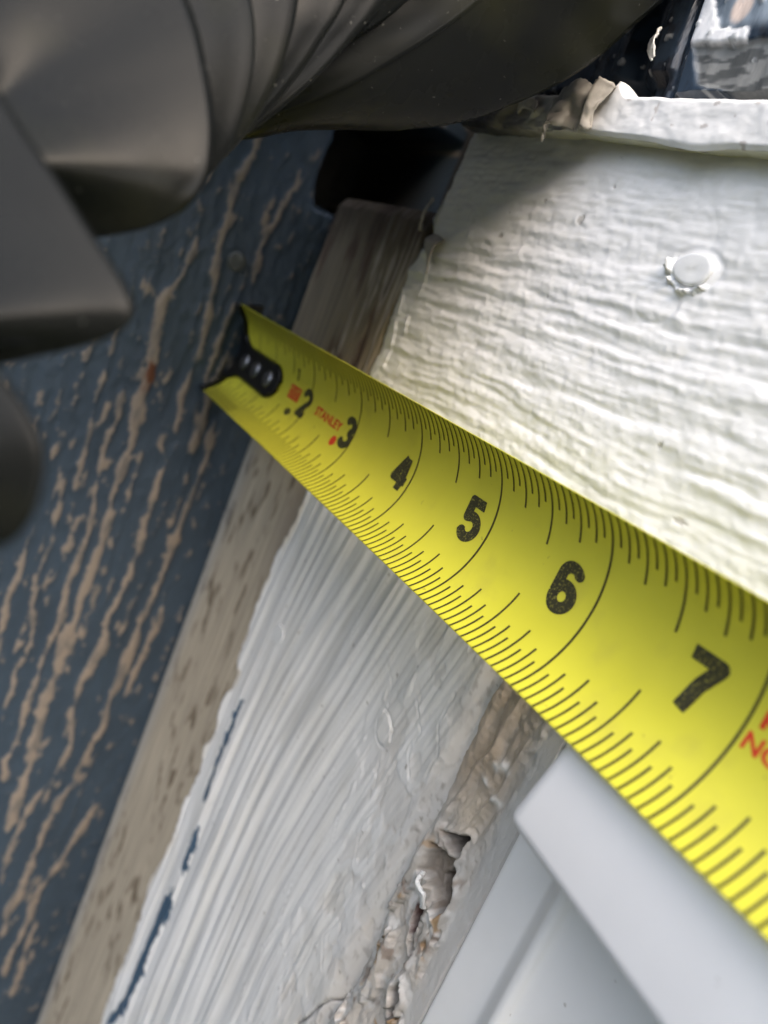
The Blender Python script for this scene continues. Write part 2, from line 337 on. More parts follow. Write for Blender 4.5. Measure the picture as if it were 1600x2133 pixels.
def side_height(Y, Z):
    pe = np.array(PE); edge = np.interp(Z, pe[:, 1], pe[:, 0])
    e = edge-Y+0.05*fbm(Y*10, Z*6, 71, 5)              # > 0 : painted white
    white = sm(-0.006, 0.008, e)
    w = 0.45+0.55*sm(-2.0, -3.8, Y)
    g = Y+0.11*((Z+2.7)+np.sqrt((Z+2.7)**2+1.2))*w+0.04*fbm(Y*1.3, Z*0.5, 72, 2)
    n1 = _perlin(g*5.2, Z*0.22, 73); n2 = _perlin(g*10.5, Z*0.36+9, 74); n3 = fbm(g*26, Z*0.9, 75, 2)
    ridge = 1.1*np.tanh(2.6*n1)
    coarse = sm(-4.55, -3.7, Y+0.25*fbm(Y, Z*0.6, 76, 2))
    h = coarse*(0.0125*ridge+0.013*np.tanh(2*n2))+0.004*n3+0.0025*fbm(g*55, Z*2.4, 275, 2)+(1-coarse)*(0.009*n2*0.6+0.004*_perlin(g*26, Z*1.2, 77))
    # gentle lumps and torn older paint further out
    lump = fbm(Y*3.2, Z*2.2, 78, 4)
    h += (1-coarse)*0.011*lump
    lay = sm(0.0, 0.12, fbm(Y*2.4+0.4*lump, Z*1.3, 79, 3)-0.02+0.45*(sm(-4.0, -4.5, Y)-1))
    h -= 0.006*lay
    lay2 = sm(0.0, 0.03, fbm(Y*5.4, Z*3.3, 80, 3)-0.12)*sm(-4.3, -4.7, Y)
    h -= 0.004*lay2
    # nail disc and lifted knot
    r = np.hypot((Y+2.345)/0.118, (Z+1.385)/0.105); h = h*(1-sm(1.1, 0.9, r))+0.004*sm(1.1, 0.9, r)
    kn = sdpoly(Y, Z, [(-4.231,-0.931),(-4.235,-1.03),(-4.275,-1.12),(-4.36,-1.19),(-4.45,-1.17),(-4.50,-1.09),(-4.45,-0.99),(-4.35,-0.92)])
    h += -0.016*sm(0.012, 0.0, np.abs(kn))+0.008*sm(0.02, -0.03, kn)
    for ln in ([(-3.0,-0.28),(-3.12,-0.52),(-3.16,-0.78)], [(-3.42,-0.50),(-3.50,-0.72),(-3.66,-0.95)], [(-3.8,-0.42),(-3.86,-0.62),(-3.98,-0.80)],
               [(-4.02,-0.55),(-4.22,-0.72),(-4.30,-0.9)], [(-4.55,-0.62),(-4.75,-0.8),(-4.72,-1.0),(-4.85,-1.15)], [(-4.9,-0.35),(-4.88,-0.62),(-5.0,-0.8),(-4.98,-1.05)],
               [(-4.62,-1.3),(-4.66,-1.55),(-4.58,-1.8),(-4.7,-2.1)], [(-4.30,-2.0),(-4.35,-2.2)], [(-4.0,-1.75),(-4.02,-1.88)], [(-4.8,-2.55),(-4.72,-2.8),(-4.86,-3.0)],
               [(-4.1,-2.9),(-4.16,-3.3),(-4.1,-3.6)], [(-4.6,-3.2),(-4.5,-3.35)], [(-4.45,-1.25),(-4.55,-1.5)]):
        dl = sdline(Y, Z, ln); h += 0.0035*sm(0.06, 0.0, dl)-0.012*sm(0.009, 0.0, dl)
    # drip crumbs
    h += 0.012*sm(0.66, 0.74, _perlin(Y*8, Z*4, 83))*(sm(-3.6, -4.3, Y)*0.7)
    fleck = np.full(Y.shape, 1.0)
    for p in FLECKS: fleck = np.minimum(fleck, sdpoly(Y, Z, p))
    fl = sm(0.010, -0.006, fleck-0.01+0.075*fbm(Y*15, Z*7, 84, 5))
    # level change: paint film over wood
    grainw = fbm(Y*18, Z*0.8, 85, 4)
    hw = -0.012+0.006*grainw
    h = hw*(1-white)+h*white-0.008*fl
    h += 0.010*white*sm(0.05, 0.0, e)                    # bead at the paint edge
    # rounded arris at the two long edges
    h -= 0.06*sm(-0.07, 0.02, Y)
    h -= 0.09*sm(-5.0, -5.25, Y)
    tan = np.array([0.41, 0.35, 0.265]); c = np.broadcast_to(tan, Y.shape+(3,)).copy()
    c *= (1+0.42*grainw[..., None])*(1+0.12*fbm(Y*3, Z*.6, 86, 2)[..., None])
    stain = sm(0.05, 0.38, fbm(Y*6, Z*2.4, 87, 5))*sm(-0.15, 0.2, fbm(Y*1.2, Z*0.5, 287, 2)+0.08)
    c = mix(c, (0.085, 0.055, 0.025), stain*0.75)
    c = mix(c, (0.33, 0.335, 0.33), sm(-0.42, -0.05, Y+0.06*grainw)*0.55)
    c = mix(c, (0.30, 0.24, 0.19), sm(-1.3, -1.75, Y)*sm(-1.5, -0.3, Z)*0.7)
    wc = np.broadcast_to(WHITE, Y.shape+(3,)).copy()
    wc *= (1+0.035*fbm(Y*1.5, Z*1.0, 88, 3)[..., None])
    wc = mix(wc, (0.62, 0.52, 0.36), 0.55*sm(0.10, 0.0, e)*sm(0.0, 0.3, fbm(Y*3, Z*1.5, 89, 3)+0.1))
    # soot and smear towards the caulk joint
    grime = sm(-4.75, -5.2, Y+0.12*fbm(Y*2, Z*1.4, 90, 3))
    wc = mix(wc, (0.52, 0.50, 0.475), grime*0.85)
    wc = mix(wc, (0.19, 0.165, 0.14), 0.6*grime*sm(0.12, 0.42, fbm(Y*20, Z*9, 91, 3)))
    wc = mix(wc, (0.58, 0.54, 0.49), 0.6*(lay+lay2)*sm(-4.2, -4.6, Y)*0.6)
    ck = sm(0.012, 0.002, sdline(Y, Z, [(-5.28,-2.72),(-5.20,-2.88),(-5.136,-3.02),(-5.06,-3.10),(-4.987,-3.273),(-4.937,-3.437),(-4.86,-3.6)])+0.006*fbm(Y*12, Z*12, 93, 3))
    wc = mix(wc, (0.06, 0.05, 0.045), ck); h -= 0.03*ck
    # faint older coats showing through as cooler and warmer patches
    wc = mix(wc, (0.70, 0.68, 0.63), 0.35*sm(0.0, 0.25, fbm(Y*2.2, Z*0.9, 94, 4)))
    # finest grooves coloured darker
    wc = mix(wc, (0.40, 0.385, 0.36), 0.30*sm(-0.12, -0.42, n3)+0.18*sm(-0.1, -0.5, n2)*coarse)
    spk = sm(0.78, 0.82, _perlin(Y*15, Z*15, 92)); wc = mix(wc, (0.25, 0.23, 0.2), spk*0.7)
    c = c*(1-white[..., None])+wc*white[..., None]
    c = mix(c, (0.050, 0.095, 0.150), fl)
    rough = 0.72*(1-white)+0.33*white; rough = np.where(grime > .4, 0.5, rough)
    return h, c, rough
trim = thing('side_trim_board', (0, -2.6, -12), 'upright trim board below the tape, bare tan strip beside the siding and white ridged paint outside it', 'trim board')
relief('board_face', 'X', axis_steps((-5.3, -2.0, 0.0125), (-2.0, 0.0-0.012, 0.0165)), axis_steps((-42, -9.6, 0.8), (-9.6, -5.0, 0.02), (-5.0, 0.74, 0.0125)), 0.0, -1, 1.2, side_height, M_BOARD, trim)

nail_head(trim, 'X', (-0.002, -2.345, -1.385), 0.112, 0.098, 0.012, M_NAILP)

# ------------------------------------------------------------------ bare strip above the tape
def strip_height(Y, Z):
    g = Y+0.03*fbm(Y*2, Z, 101, 2); n = fbm(g*14, Z*0.8, 102, 4)
    h = 0.012*n+0.010*(1-np.abs(_perlin(g*9, Z*0.5, 103))*2)
    crack = sm(0.05, 0.0, np.abs(_perlin(g*4, Z*0.35, 104)))*sm(-1.0, -1.6, Y)
    h -= 0.03*crack
    h -= 0.07*sm(2.85, 2.99, Z+0.05*fbm(Y*5, Z, 105, 2))+0.05*sm(-0.08, 0.0, Y)+0.05*sm(-2.03, -2.08, Y)
    c = np.broadcast_to(np.array([0.20, 0.165, 0.12]), Y.shape+(3,)).copy()*(1+0.5*n[..., None])
    c = mix(c, (0.10, 0.065, 0.05), sm(0.05, 0.35, fbm(Y*3, Z*0.9, 106, 4)))
    worn = sm(0.05, 0.28, fbm(g*11, Z*1.1, 107, 4))*sm(-1.0, -1.5, Y)
    c = mix(c, (0.50, 0.45, 0.41), worn*0.75); c = mix(c, (0.02, 0.015, 0.01), crack*0.8)
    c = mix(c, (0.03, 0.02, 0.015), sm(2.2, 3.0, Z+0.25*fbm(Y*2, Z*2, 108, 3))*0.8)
    return h, c, np.full(Y.shape, 0.7)
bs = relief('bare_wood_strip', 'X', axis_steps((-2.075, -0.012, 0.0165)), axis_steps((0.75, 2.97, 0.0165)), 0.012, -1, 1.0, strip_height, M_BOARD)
props(bs, 'short strip of bare brown weathered wood behind the tape end, between siding and white board', 'wood strip')

# ------------------------------------------------------------------ white board above the tape (level grain)
UE = [(-2.10,0.7),(-2.10,1.534),(-2.095,1.75),(-2.064,2.03),(-2.051,2.404),(-2.13,2.6),(-2.25,2.7),(-2.119,2.89),(-2.20,3.226),(-2.209,3.484),(-2.24,3.72)]
def upper_height(Y, Z):
    g = Z+0.018*np.sin(Y*2.1)+0.05*fbm(Y*0.9, Z*1.2, 111, 3)+0.03*(Y+4)*0.3
    n1 = _perlin(g*7.5, Y*0.8, 112); n2 = _perlin(g*15, Y*1.3, 113); n3 = fbm(g*8, Y*3.0, 114, 3)
    amp = 0.35+0.65*sm(3.2, 2.5, Z)
    h = amp*(0.010*np.tanh(1.8*n1)+0.0065*np.tanh(1.8*n2))+0.006*n3
    lump = fbm(Y*4.5, Z*5.5, 115, 4); h += 0.010*lump+0.0045*fbm(Y*13, Z*16, 215, 2)+0.006*fbm(g*26, Y*3.2, 216, 2)
    cx, cz = -5.215, 2.856
    r = np.hypot((Y-cx)/0.152, (Z-cz)/0.104)
    disc = sm(1.08, 0.86, r); h = h*(1-sm(1.45, 1.0, r))+disc*0.004-0.008*sm(1.0, 1.2, r)*sm(1.5, 1.25, r)
    # cracked paint round the lower side of the nail
    crumb = sm(0.26, 0.0, np.abs(r-1.20+0.25*fbm(Y*9, Z*9, 316, 2)))*sm(0.1, -0.5, (Z-cz)/0.1-0.8*(Y-cx)/0.15)
    h += crumb*(0.022+0.05*sm(-0.2, 0.4, fbm(Y*4, Z*5, 416, 2))+0.12*fbm(Y*15, Z*24, 116, 4))
    r2 = np.hypot((Y+5.05)/0.16, (Z-2.62)/0.12); h -= 0.005*sm(0.2, 0.0, np.abs(r2-1.0))
    r3 = np.hypot((Y+4.95)/0.30, (Z-3.02)/0.26); h -= 0.003*sm(0.10, 0.0, np.abs(r3-1.0))*sm(0.0, -0.1, Y+4.95)
    # brush runs near the left end
    for ln in ([(-2.30,2.62),(-2.42,2.42),(-2.45,2.2)], [(-2.25,1.9),(-2.32,1.7),(-2.33,1.5)], [(-2.16,2.2),(-2.24,2.0)], [(-2.75,2.98),(-2.85,2.8)], [(-2.42,1.98),(-2.45,1.86)]):
        dl = sdline(Y, Z, ln); h += 0.014*sm(0.045, 0.0, dl)
    for ln in ([(-2.17,2.75),(-2.24,2.63),(-2.36,2.60),(-2.44,2.52)], [(-2.15,2.95),(-2.10,2.75),(-2.13,2.6)]):
        dl = sdline(Y, Z, ln); h -= 0.045*sm(0.020, 0.0, dl)
    ue = np.array(UE); edge = np.interp(Z, ue[:, 1], ue[:, 0])
    e = edge-Y+0.02*fbm(Y*9, Z*9, 117, 3)
    h -= 0.30*sm(0.035, -0.03, e)+0.02*sm(0.15, 0.0, e)
    wc = np.broadcast_to(WHITE*1.03, Y.shape+(3,)).copy(); wc *= (1+0.04*lump[..., None])
    wc = mix(wc, (0.66, 0.67, 0.52), 0.30*sm(1.95, 1.2, Z+0.15*lump)*sm(-0.25, 0.25, fbm(Y*4, Z*4, 118, 3)))  # yellow-green bounce from the tape painted into the lower part
    wc = mix(wc, (0.56, 0.53, 0.42), 0.12*sm(0.1, 0.4, fbm(Y*5, Z*7, 119, 3)))
    pits = sm(0.74, 0.80, _perlin(Y*6, Z*9, 120)); h -= 0.008*pits; wc = mix(wc, (0.28, 0.25, 0.2), pits*0.6)
    wc = mix(wc, (0.10, 0.08, 0.06), sm(0.02, -0.03, e))
    wc = mix(wc, (0.36, 0.34, 0.29), 0.45*sm(3.30, 3.62, Z+0.04*lump))  # shadow band under the lip painted into the colour
    crk = 0
    return h, wc, np.full(Y.shape, 0.36)+0.1*lump
ub = thing('head_trim_board', (0, -5.5, 0.75), 'white board above the tape with level wrinkled grain and a round painted nail head', 'trim board')
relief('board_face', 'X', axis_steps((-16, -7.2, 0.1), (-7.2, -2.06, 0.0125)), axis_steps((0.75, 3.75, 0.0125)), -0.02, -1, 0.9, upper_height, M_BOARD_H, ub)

nail_head(ub, 'X', (-0.022, -5.215, 2.856), 0.142, 0.096, 0.030, M_NAILP)

# dark block added behind the boards to keep the shaded void black
fb = box('shade_filler', 1.25, 3.6, -1.95, -0.08, -42, 5.6, M_DARK)
props(fb, 'dark framing block added for the shaded void behind the top of the bare wood strip', 'filler')

# ------------------------------------------------------------------ projecting strip over the head board
cap = thing('drip_strip', (-0.1, -5, 3.6), 'narrow white lip projecting over the white board, torn paint at its left end', 'drip strip')
def lip():
    ys = axis_steps((-16, -6.5, 0.1), (-6.5, -2.32, 0.014)); prof = []
    # cross-section (x,z) round the lip: underside, face, top
    S = np.concatenate([np.linspace(0, 1, 26), 1+np.linspace(0, 1, 40)[1:], 2+np.linspace(0, 1, 16)[1:]])
    Y, T = np.meshgrid(ys, S, indexing='ij')
    zl = np.interp(Y, [-16, -5.466, -4.77, -3.847, -2.633, -2.3], [3.25, 3.496, 3.527, 3.592, 3.621, 3.64])
    zt = np.interp(Y, [-16, -5.302, -4.275, -3.2, -2.3], [3.45, 3.788, 3.84, 3.885, 3.91])
    zl = zl+0.012*fbm(Y*3.5, Y*0, 131, 4); zt = zt+0.006*fbm(Y*6, Y*0, 132, 3)
    xf = -0.20+0.02*np.sin(Y)
    x = np.where(T < 1, 0.10+(xf-0.10)*T, np.where(T < 2, xf, xf+(T-2)*0.7))
    z = np.where(T < 1, zl+0.03*(1-T), np.where(T < 2, zl+(zt-zl)*(T-1), zt+0.02*(T-2)))
    # soften corners
    k1 = sm(0.12, 0.0, np.abs(T-1)); k2 = sm(0.12, 0.0, np.abs(T-2))
    x = x+0.02*k1+0.02*k2; z = z+0.008*k1-0.008*k2
    nz = fbm(Y*5, T*2.2, 133, 4); rough = sm(-4.0, -3.5, Y)
    x -= (0.008+0.03*rough)*nz+0.005*fbm(Y*9, T*3, 134, 2)
    x -= 0.05*rough*sm(0.1, 0.3, fbm(Y*2.6+T*0.6, T*0.8, 135, 3))
    # a lump on the top edge
    lump = np.exp(-((Y+4.08)/0.055)**2)*sm(1.5, 2.05, T)*sm(2.6, 2.1, T); z += 0.085*lump; x -= 0.03*lump
    lump = np.exp(-((Y+3.75)/0.16)**2)*sm(1.6, 2.0, T)*sm(3.0, 2.1, T); z += 0.04*lump; x -= 0.05*lump
    # overpaint runs below the lower edge
    z -= 0.03*np.exp(-((Y+4.9)/0.25)**2)*sm(0.7, 1, T)*sm(1.25, 1.0, T)
    V = np.stack([x, Y, z], -1).reshape(-1, 3)
    c = np.broadcast_to(np.array([0.79, 0.785, 0.77]), Y.shape+(3,)).copy()*(1+0.05*nz[..., None])
    c = mix(c, (0.50, 0.46, 0.41), sm(-4.15, -3.7, Y)*0.7)
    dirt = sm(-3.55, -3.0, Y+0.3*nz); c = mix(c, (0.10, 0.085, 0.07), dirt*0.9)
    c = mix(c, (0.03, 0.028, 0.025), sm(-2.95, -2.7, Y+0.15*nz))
    c = mix(c, (0.52, 0.52, 0.36), 0.8*sm(1.0, 0.85, T)*sm(-3.0, -4.2, Y))  # olive shade of the underside painted in
    c = mix(c, (0.35, 0.3, 0.27), sm(0.60, 0.68, _perlin(Y*9, T*4, 137))*0.6)
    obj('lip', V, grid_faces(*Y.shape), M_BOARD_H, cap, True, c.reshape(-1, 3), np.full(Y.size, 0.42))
lip()
def sheet(name, rows, m, parent, seed=0, amp=0.02, sub=7, thick=0.02, label=None):
    """a curled flake of paint: rows = lattice of (x,y,z) control points, subdivided, roughened and given a thickness"""
    P = np.array(rows, float)
    def up(P, k):
        n = P.shape[0]; t = np.linspace(0, n-1, (n-1)*k+1); out = []
        for q in t:
            i = min(int(q), n-2); s = q-i
            p0, p1, p2, p3 = P[max(i-1, 0)], P[i], P[i+1], P[min(i+2, n-1)]
            out.append(0.5*((2*p1)+(-p0+p2)*s+(2*p0-5*p1+4*p2-p3)*s*s+(-p0+3*p1-3*p2+p3)*s**3))
        return np.array(out)
    P = up(P, sub); P = up(P.transpose(1, 0, 2), sub).transpose(1, 0, 2)
    nu, nv = P.shape[:2]
    U, V = np.meshgrid(np.arange(nu)/sub, np.arange(nv)/sub, indexing='ij')
    P[..., 0] += amp*fbm(U*1.4, V*1.4, seed, 3); P[..., 1] += amp*fbm(U*1.8, V*1.8, seed+50, 4); P[..., 2] += amp*fbm(U*1.8, V*1.8, seed+90, 4)
    o = obj(name, P.reshape(-1, 3), grid_faces(nu, nv), m, parent)
    md = o.modifiers.new('solid', 'SOLIDIFY'); md.thickness = thick*IN; md.offset = 0
    if label: o['label'] = label
    return o
sheet('paint_flap', [[(-0.22,-3.92,3.87),(-0.27,-3.80,3.91),(-0.26,-3.66,3.90),(-0.23,-3.52,3.80)],
                     [(-0.25,-3.93,3.78),(-0.31,-3.80,3.80),(-0.28,-3.66,3.78),(-0.24,-3.55,3.70)],
                     [(-0.25,-3.92,3.66),(-0.27,-3.80,3.70),(-0.33,-3.68,3.66),(-0.28,-3.60,3.60)],
                     [(-0.22,-3.88,3.58),(-0.27,-3.80,3.60),(-0.36,-3.70,3.56),(-0.30,-3.66,3.47)]], M_FLAKE, cap, 5, 0.035, label='torn curled beige paint flap')
sheet('paint_flap', [[(-0.21,-4.08,3.88),(-0.30,-4.02,3.90),(-0.24,-3.94,3.88)],
                     [(-0.24,-4.02,3.74),(-0.31,-3.97,3.76),(-0.23,-3.90,3.74)],
                     [(-0.21,-3.99,3.60),(-0.26,-3.95,3.60),(-0.21,-3.88,3.60)]], M_FLAKE, cap, 9, 0.03)
sheet('paint_flap', [[(-0.22,-3.30,3.80),(-0.27,-3.22,3.82),(-0.22,-3.10,3.78)],
                     [(-0.24,-3.34,3.72),(-0.25,-3.24,3.74),(-0.22,-3.10,3.72)]], M_FLAKE, cap, 14, 0.02)
# flakes lifting at the end of the head board
sheet('paint_flake', [[(-0.06,-2.13,3.03),(-0.10,-2.18,3.05)], [(-0.12,-2.14,2.90),(-0.14,-2.20,2.90)], [(-0.06,-2.13,2.76),(-0.12,-2.19,2.74)]], M_FLAKE, ub, 21, 0.02, thick=0.015)
sheet('paint_flake', [[(-0.03,-2.30,2.76),(-0.05,-2.55,2.72)], [(-0.09,-2.30,2.66),(-0.10,-2.50,2.62)], [(-0.08,-2.42,2.55),(-0.06,-2.50,2.40)]], M_FLAKE, ub, 23, 0.02, thick=0.015)

# ------------------------------------------------------------------ glossy blue painted casing above the lip
bt = thing('blue_casing', (0.3, -5, 4), 'dark blue glossy casing above the white lip, spattered with white paint', 'casing')
def blue_height(Y, Z):
    fold = Y-0.16*(Z-4.1)
    h = 0.035*fbm(fold*3.5, Z*0.9, 141, 3)+0.006*fbm(Y*6, Z*4, 142, 2)
    h += 0.12*np.exp(-((fold+3.55)/0.13)**2)+0.18*sm(-3.72, -3.98, fold)-0.05*np.exp(-((fold+4.18)/0.04)**2)
    h -= 0.12*sm(4.18, 4.10, Z)*sm(-4.2, -4.0, Y)
    h += 0.09*sm(-4.25, -4.35, fold)
    c = np.broadcast_to(np.array([0.026, 0.040, 0.060]), Y.shape+(3,)).copy()
    c *= (1+0.35*fbm(fold*5, Z*1.2, 143, 3)[..., None])
    c = mix(c, (0.015, 0.016, 0.02), sm(0.05, 0.3, fbm(Y*5, Z*4, 144, 4))*0.8)
    sp = sdpoly(Y, Z, [(-4.269,4.285),(-4.219,4.508),(-4.257,4.612),(-4.36,4.50),(-4.47,4.36),(-4.60,4.33),(-4.75,4.31),(-4.748,4.237),(-4.33,4.249)])
    sp = sm(0.02, -0.01, sp+0.05*fbm(Y*9, Z*9, 145, 4))
    c = mix(c, (0.72, 0.73, 0.74), sp); h += 0.015*sp
    fa = sdpoly(Y, Z, [(-4.33,4.26),(-6.5,4.22),(-6.5,3.6),(-4.505,4.0)])
    fa = sm(0.01, -0.02, fa+0.02*fbm(Y*9, Z*9, 146, 3))
    fc = mix(np.broadcast_to(np.array([0.20, 0.205, 0.20]), Y.shape+(3,)), (0.08, 0.085, 0.085), sm(0.05, 0.15, fbm(Y*2.5+Z*2, Z*11, 147, 3)))
    c = c*(1-fa[..., None])+fc*fa[..., None]; h -= 0.03*fa
    c = mix(c, (0.30, 0.36, 0.42), sm(-4.35, -4.55, Y)*sm(4.3, 4.4, Z)*0.8*(1-sp))
    c = mix(c, (0.60, 0.50, 0.44), sm(0.09, 0.05, np.hypot(Y+4.60, (Z-4.46)*0.8)))
    cr = sm(0.62, 0.68, _perlin(Y*10, Z*9, 148)); c = mix(c, (0.35, 0.37, 0.38), cr*0.8); h += 0.012*cr
    return h, c, np.full(Y.shape, 0.22)+0.25*sp+0.15*fa
relief('casing_face', 'X', axis_steps((-16, -6, 0.15), (-6, -2.2, 0.014)), axis_steps((3.95, 5.2, 0.014), (5.2, 40, 0.8)), 0.30, -1, 1.0, blue_height, M_SIDING, bt)
sheet('paint_flake', [[(0.02,-3.98,4.34),(-0.03,-4.05,4.36)], [(-0.02,-4.0,4.24),(-0.08,-4.07,4.27)], [(0.02,-4.03,4.17),(-0.02,-4.08,4.18)]], M_BRIGHTFLAKE, bt, 33, 0.03, thick=0.015)

# ------------------------------------------------------------------ caulk joint between trim and vinyl
HOLES = [[(-5.322,-1.209),(-5.44,-1.136),(-5.574,-1.047),(-5.553,-1.13),(-5.574,-1.191),(-5.54,-1.25),(-5.50,-1.24),(-5.42,-1.22)],
         [(-5.44,-1.48),(-5.54,-1.338),(-5.623,-1.356),(-5.678,-1.431),(-5.679,-1.562),(-5.639,-1.67),(-5.582,-1.627),(-5.50,-1.56)],
         [(-5.473,-1.726),(-5.502,-1.866),(-5.494,-1.96),(-5.567,-2.053),(-5.581,-2.123),(-5.53,-2.101),(-5.46,-1.894),(-5.445,-1.771)],
         [(-5.617,-2.256),(-5.674,-2.364),(-5.66,-2.486),(-5.734,-2.5),(-5.612,-2.60),(-5.589,-2.58),(-5.632,-2.50),(-5.572,-2.40)]]
FIBRE = [(-5.30,-1.34),(-5.56,-1.26),(-5.66,-1.40),(-5.67,-1.56),(-5.60,-1.66),(-5.48,-1.60),(-5.33,-1.56)]
def caulk_height(Y, Z):
    w = Y+0.12*fbm(Y*2, Z*1.4, 151, 3)
    ropes = 1-np.abs(_perlin(w*5.5+Z*0.9, Z*0.55, 152))*2.2
    lump = fbm(Y*5, Z*3.2, 153, 4); fine = fbm(Y*24, Z*9, 154, 3)
    up = sm(-1.15, -0.7, Z)
    h = 0.036*ropes*(0.6+0.4*up)+0.030*lump+0.010*fine+0.010*_perlin(w*17+Z*2, Z*0.9, 252)+0.006*fbm(Y*40, Z*22, 253, 2)
    ragged = sm(-1.0, -1.5, Z)
    h += ragged*(0.055*sm(0.0, 0.04, fbm(Y*4.5, Z*1.2, 155, 5))+0.010*fbm(Y*20, Z*5, 156, 3))
    # smooth grey flank against the vinyl, flat
    vin = sm(-5.70, -5.78, Y+0.05*fbm(Y, Z*3, 157, 3))
    h = h*(1-vin)+0.035*vin+0.004*fine*vin
    h -= 0.10*sm(-5.25, -5.10, Y)
    hole = np.full(Y.shape, 1.0)
    for p in HOLES: hole = np.minimum(hole, sdpoly(Y, Z, p))
    hole = hole+0.018*fbm(Y*16, Z*16, 158, 3)
    dk = sm(0.012, -0.02, hole)
    fib = sm(0.02, -0.02, sdpoly(Y, Z, FIBRE)+0.02*fbm(Y*12, Z*12, 159, 2))
    rim = sm(0.045, 0.0, np.abs(hole-0.02))*(1-dk)
    h = h*(1-fib)+fib*(-0.10+0.022*fbm(Y*6, Z*30, 160, 3))
    h = h+0.025*rim-0.30*dk
    # colour
    c = np.broadcast_to(np.array([0.50, 0.465, 0.42]), Y.shape+(3,)).copy()*(1+0.12*lump[..., None])
    brown = np.array([0.43, 0.325, 0.22])
    bm = up*sm(-5.74, -5.55, Y)*(0.75+0.5*lump); c = mix(c, brown, np.clip(bm, 0, 1)*0.85)
    cream = sm(0.28, 0.0, np.abs(Z+0.92))*sm(0.2, 0.0, np.abs(Y+5.48)); c = mix(c, (0.64, 0.54, 0.42), cream*0.8)
    for cy, cz, a, b in ((-5.56, -0.47, 0.06, 0.035), (-5.50, -0.52, 0.035, 0.03), (-5.62, -0.70, 0.05, 0.03), (-5.47, -0.66, 0.05, 0.02)):
        q = np.exp(-(((Y-cy)/a)**2+((Z-cz)/b)**2)*(1+0.5*fbm(Y*14, Z*14, 164, 3))); h += 0.018*q; c = mix(c, (0.66, 0.63, 0.58), np.clip(q*1.3, 0, 1))
    c = mix(c, (0.28, 0.22, 0.18), ragged*sm(0.1, 0.35, fbm(Y*8, Z*6, 161, 4))*0.85)
    c = mix(c, (0.42, 0.26, 0.12), ragged*sm(0.28, 0.45, fbm(Y*5, Z*4, 162, 3))*0.8)
    c = mix(c, (0.66, 0.65, 0.63), ragged*sm(0.05, 0.3, fbm(Y*7, Z*5, 163, 3))*0.7)
    c = mix(c, (0.53, 0.52, 0.50), vin*0.8)
    c = mix(c, (0.20, 0.165, 0.13), fib*0.85)
    c = mix(c, (0.10, 0.04, 0.035), sm(0.02, -0.01, sdline(Y, Z, [(-5.44,-1.76),(-5.49,-1.95)])-0.02)*0.9)
    c = mix(c, (0.012, 0.010, 0.008), dk)
    cc = sm(0.015, 0.0, np.abs(_perlin(w*4.2, Z*1.0, 165)))*0.35*(1-vin); c = mix(c, (0.22, 0.16, 0.11), cc); h -= 0.02*cc
    return h, c, 0.45+0.2*dk+0.1*lump
ca = relief('caulk_bead', 'X', axis_steps((-5.885, -5.10, 0.011)), axis_steps((-30, -9, 0.3), (-9, -4, 0.03), (-4, 0.72, 0.011)), 0.045, -1, 0.8, caulk_height, M_CAULK)
props(ca, 'torn tan and white caulk bead with open holes between white trim board and vinyl frame', 'caulk')
sheet('paint_curl', [[(-0.02,-5.37,-1.52),(-0.06,-5.40,-1.50)], [(-0.07,-5.40,-1.58),(-0.10,-5.44,-1.55)], [(-0.06,-5.48,-1.62),(-0.09,-5.52,-1.57)], [(-0.02,-5.50,-1.72),(-0.05,-5.54,-1.67)]], M_BRIGHTFLAKE, ca, 41, 0.02, thick=0.03)

# ------------------------------------------------------------------ vinyl window
win = thing('vinyl_window', (0.2, -6.5, -20), 'white vinyl window frame right of the caulk with a bright projecting ledge under the tape', 'window')
prof = [(0.8,-5.86),(0.06,-5.885),(0.012,-5.90),(0.0,-5.93),(0.0,-6.20),(0.0,-6.27),(-0.10,-6.37),(-0.14,-6.41),(-0.14,-6.46),(-0.08,-6.50),(-0.06,-6.60),(-0.02,-6.9),(0.06,-7.5),(0.08,-8.0),(0.5,-8.1),(0.9,-8.1)]
def sweep_profile(name, pr, z0, z1, m, parent):
    pr = np.array(pr); k = 6; t = np.linspace(0, len(pr)-1, (len(pr)-1)*k+1)
    q = np.stack([np.interp(t, np.arange(len(pr)), pr[:, i]) for i in (0, 1)], -1)
    ker = np.ones(5)/5; qs = q.copy()
    for i in (0, 1): qs[2:-2, i] = np.convolve(q[:, i], ker, 'valid')
    V = [(x, y, z) for z in (z0, z1) for x, y in qs]; n = len(qs)
    F = [(i, i+1, n+i+1, n+i) for i in range(n-1)]
    return obj(name, V, F, m, parent)
sweep_profile('frame', prof, -40, 0.70, M_VINYL, win)
LY = [-6.23, -16]
def ledge():
    # face outline (y,z) at x=-0.62, end cut slightly off square, then bevelled
    face = [(-6.215,-0.285),(-6.345,0.305),(-16.0,0.30),(-16.0,-0.32)]
    face[0] = (-6.255, -0.245); face[1] = (-6.38, 0.375); face[2] = (-16.0, 0.18); face[3] = (-16.0, -1.05)
    V = [(-0.72, y, z) for y, z in face]+[(0.02, y, z) for y, z in face]
    F = [(0, 1, 2, 3), (7, 6, 5, 4), (0, 4, 5, 1), (1, 5, 6, 2), (2, 6, 7, 3), (3, 7, 4, 0)]
    o = obj('ledge', V, F, M_VINYL, win, True)
    md = o.modifiers.new('bevel', 'BEVEL'); md.width = 0.095*IN; md.segments = 6
ledge()
box('sash_rail', 0.9, 2.2, -8.1, -7.0, -40, 3.4, M_VINYL, win, 0.05)
box('glass_pane', 2.2, 40, -7.7, -7.6, -40, 3.4, M_GLASS, win)

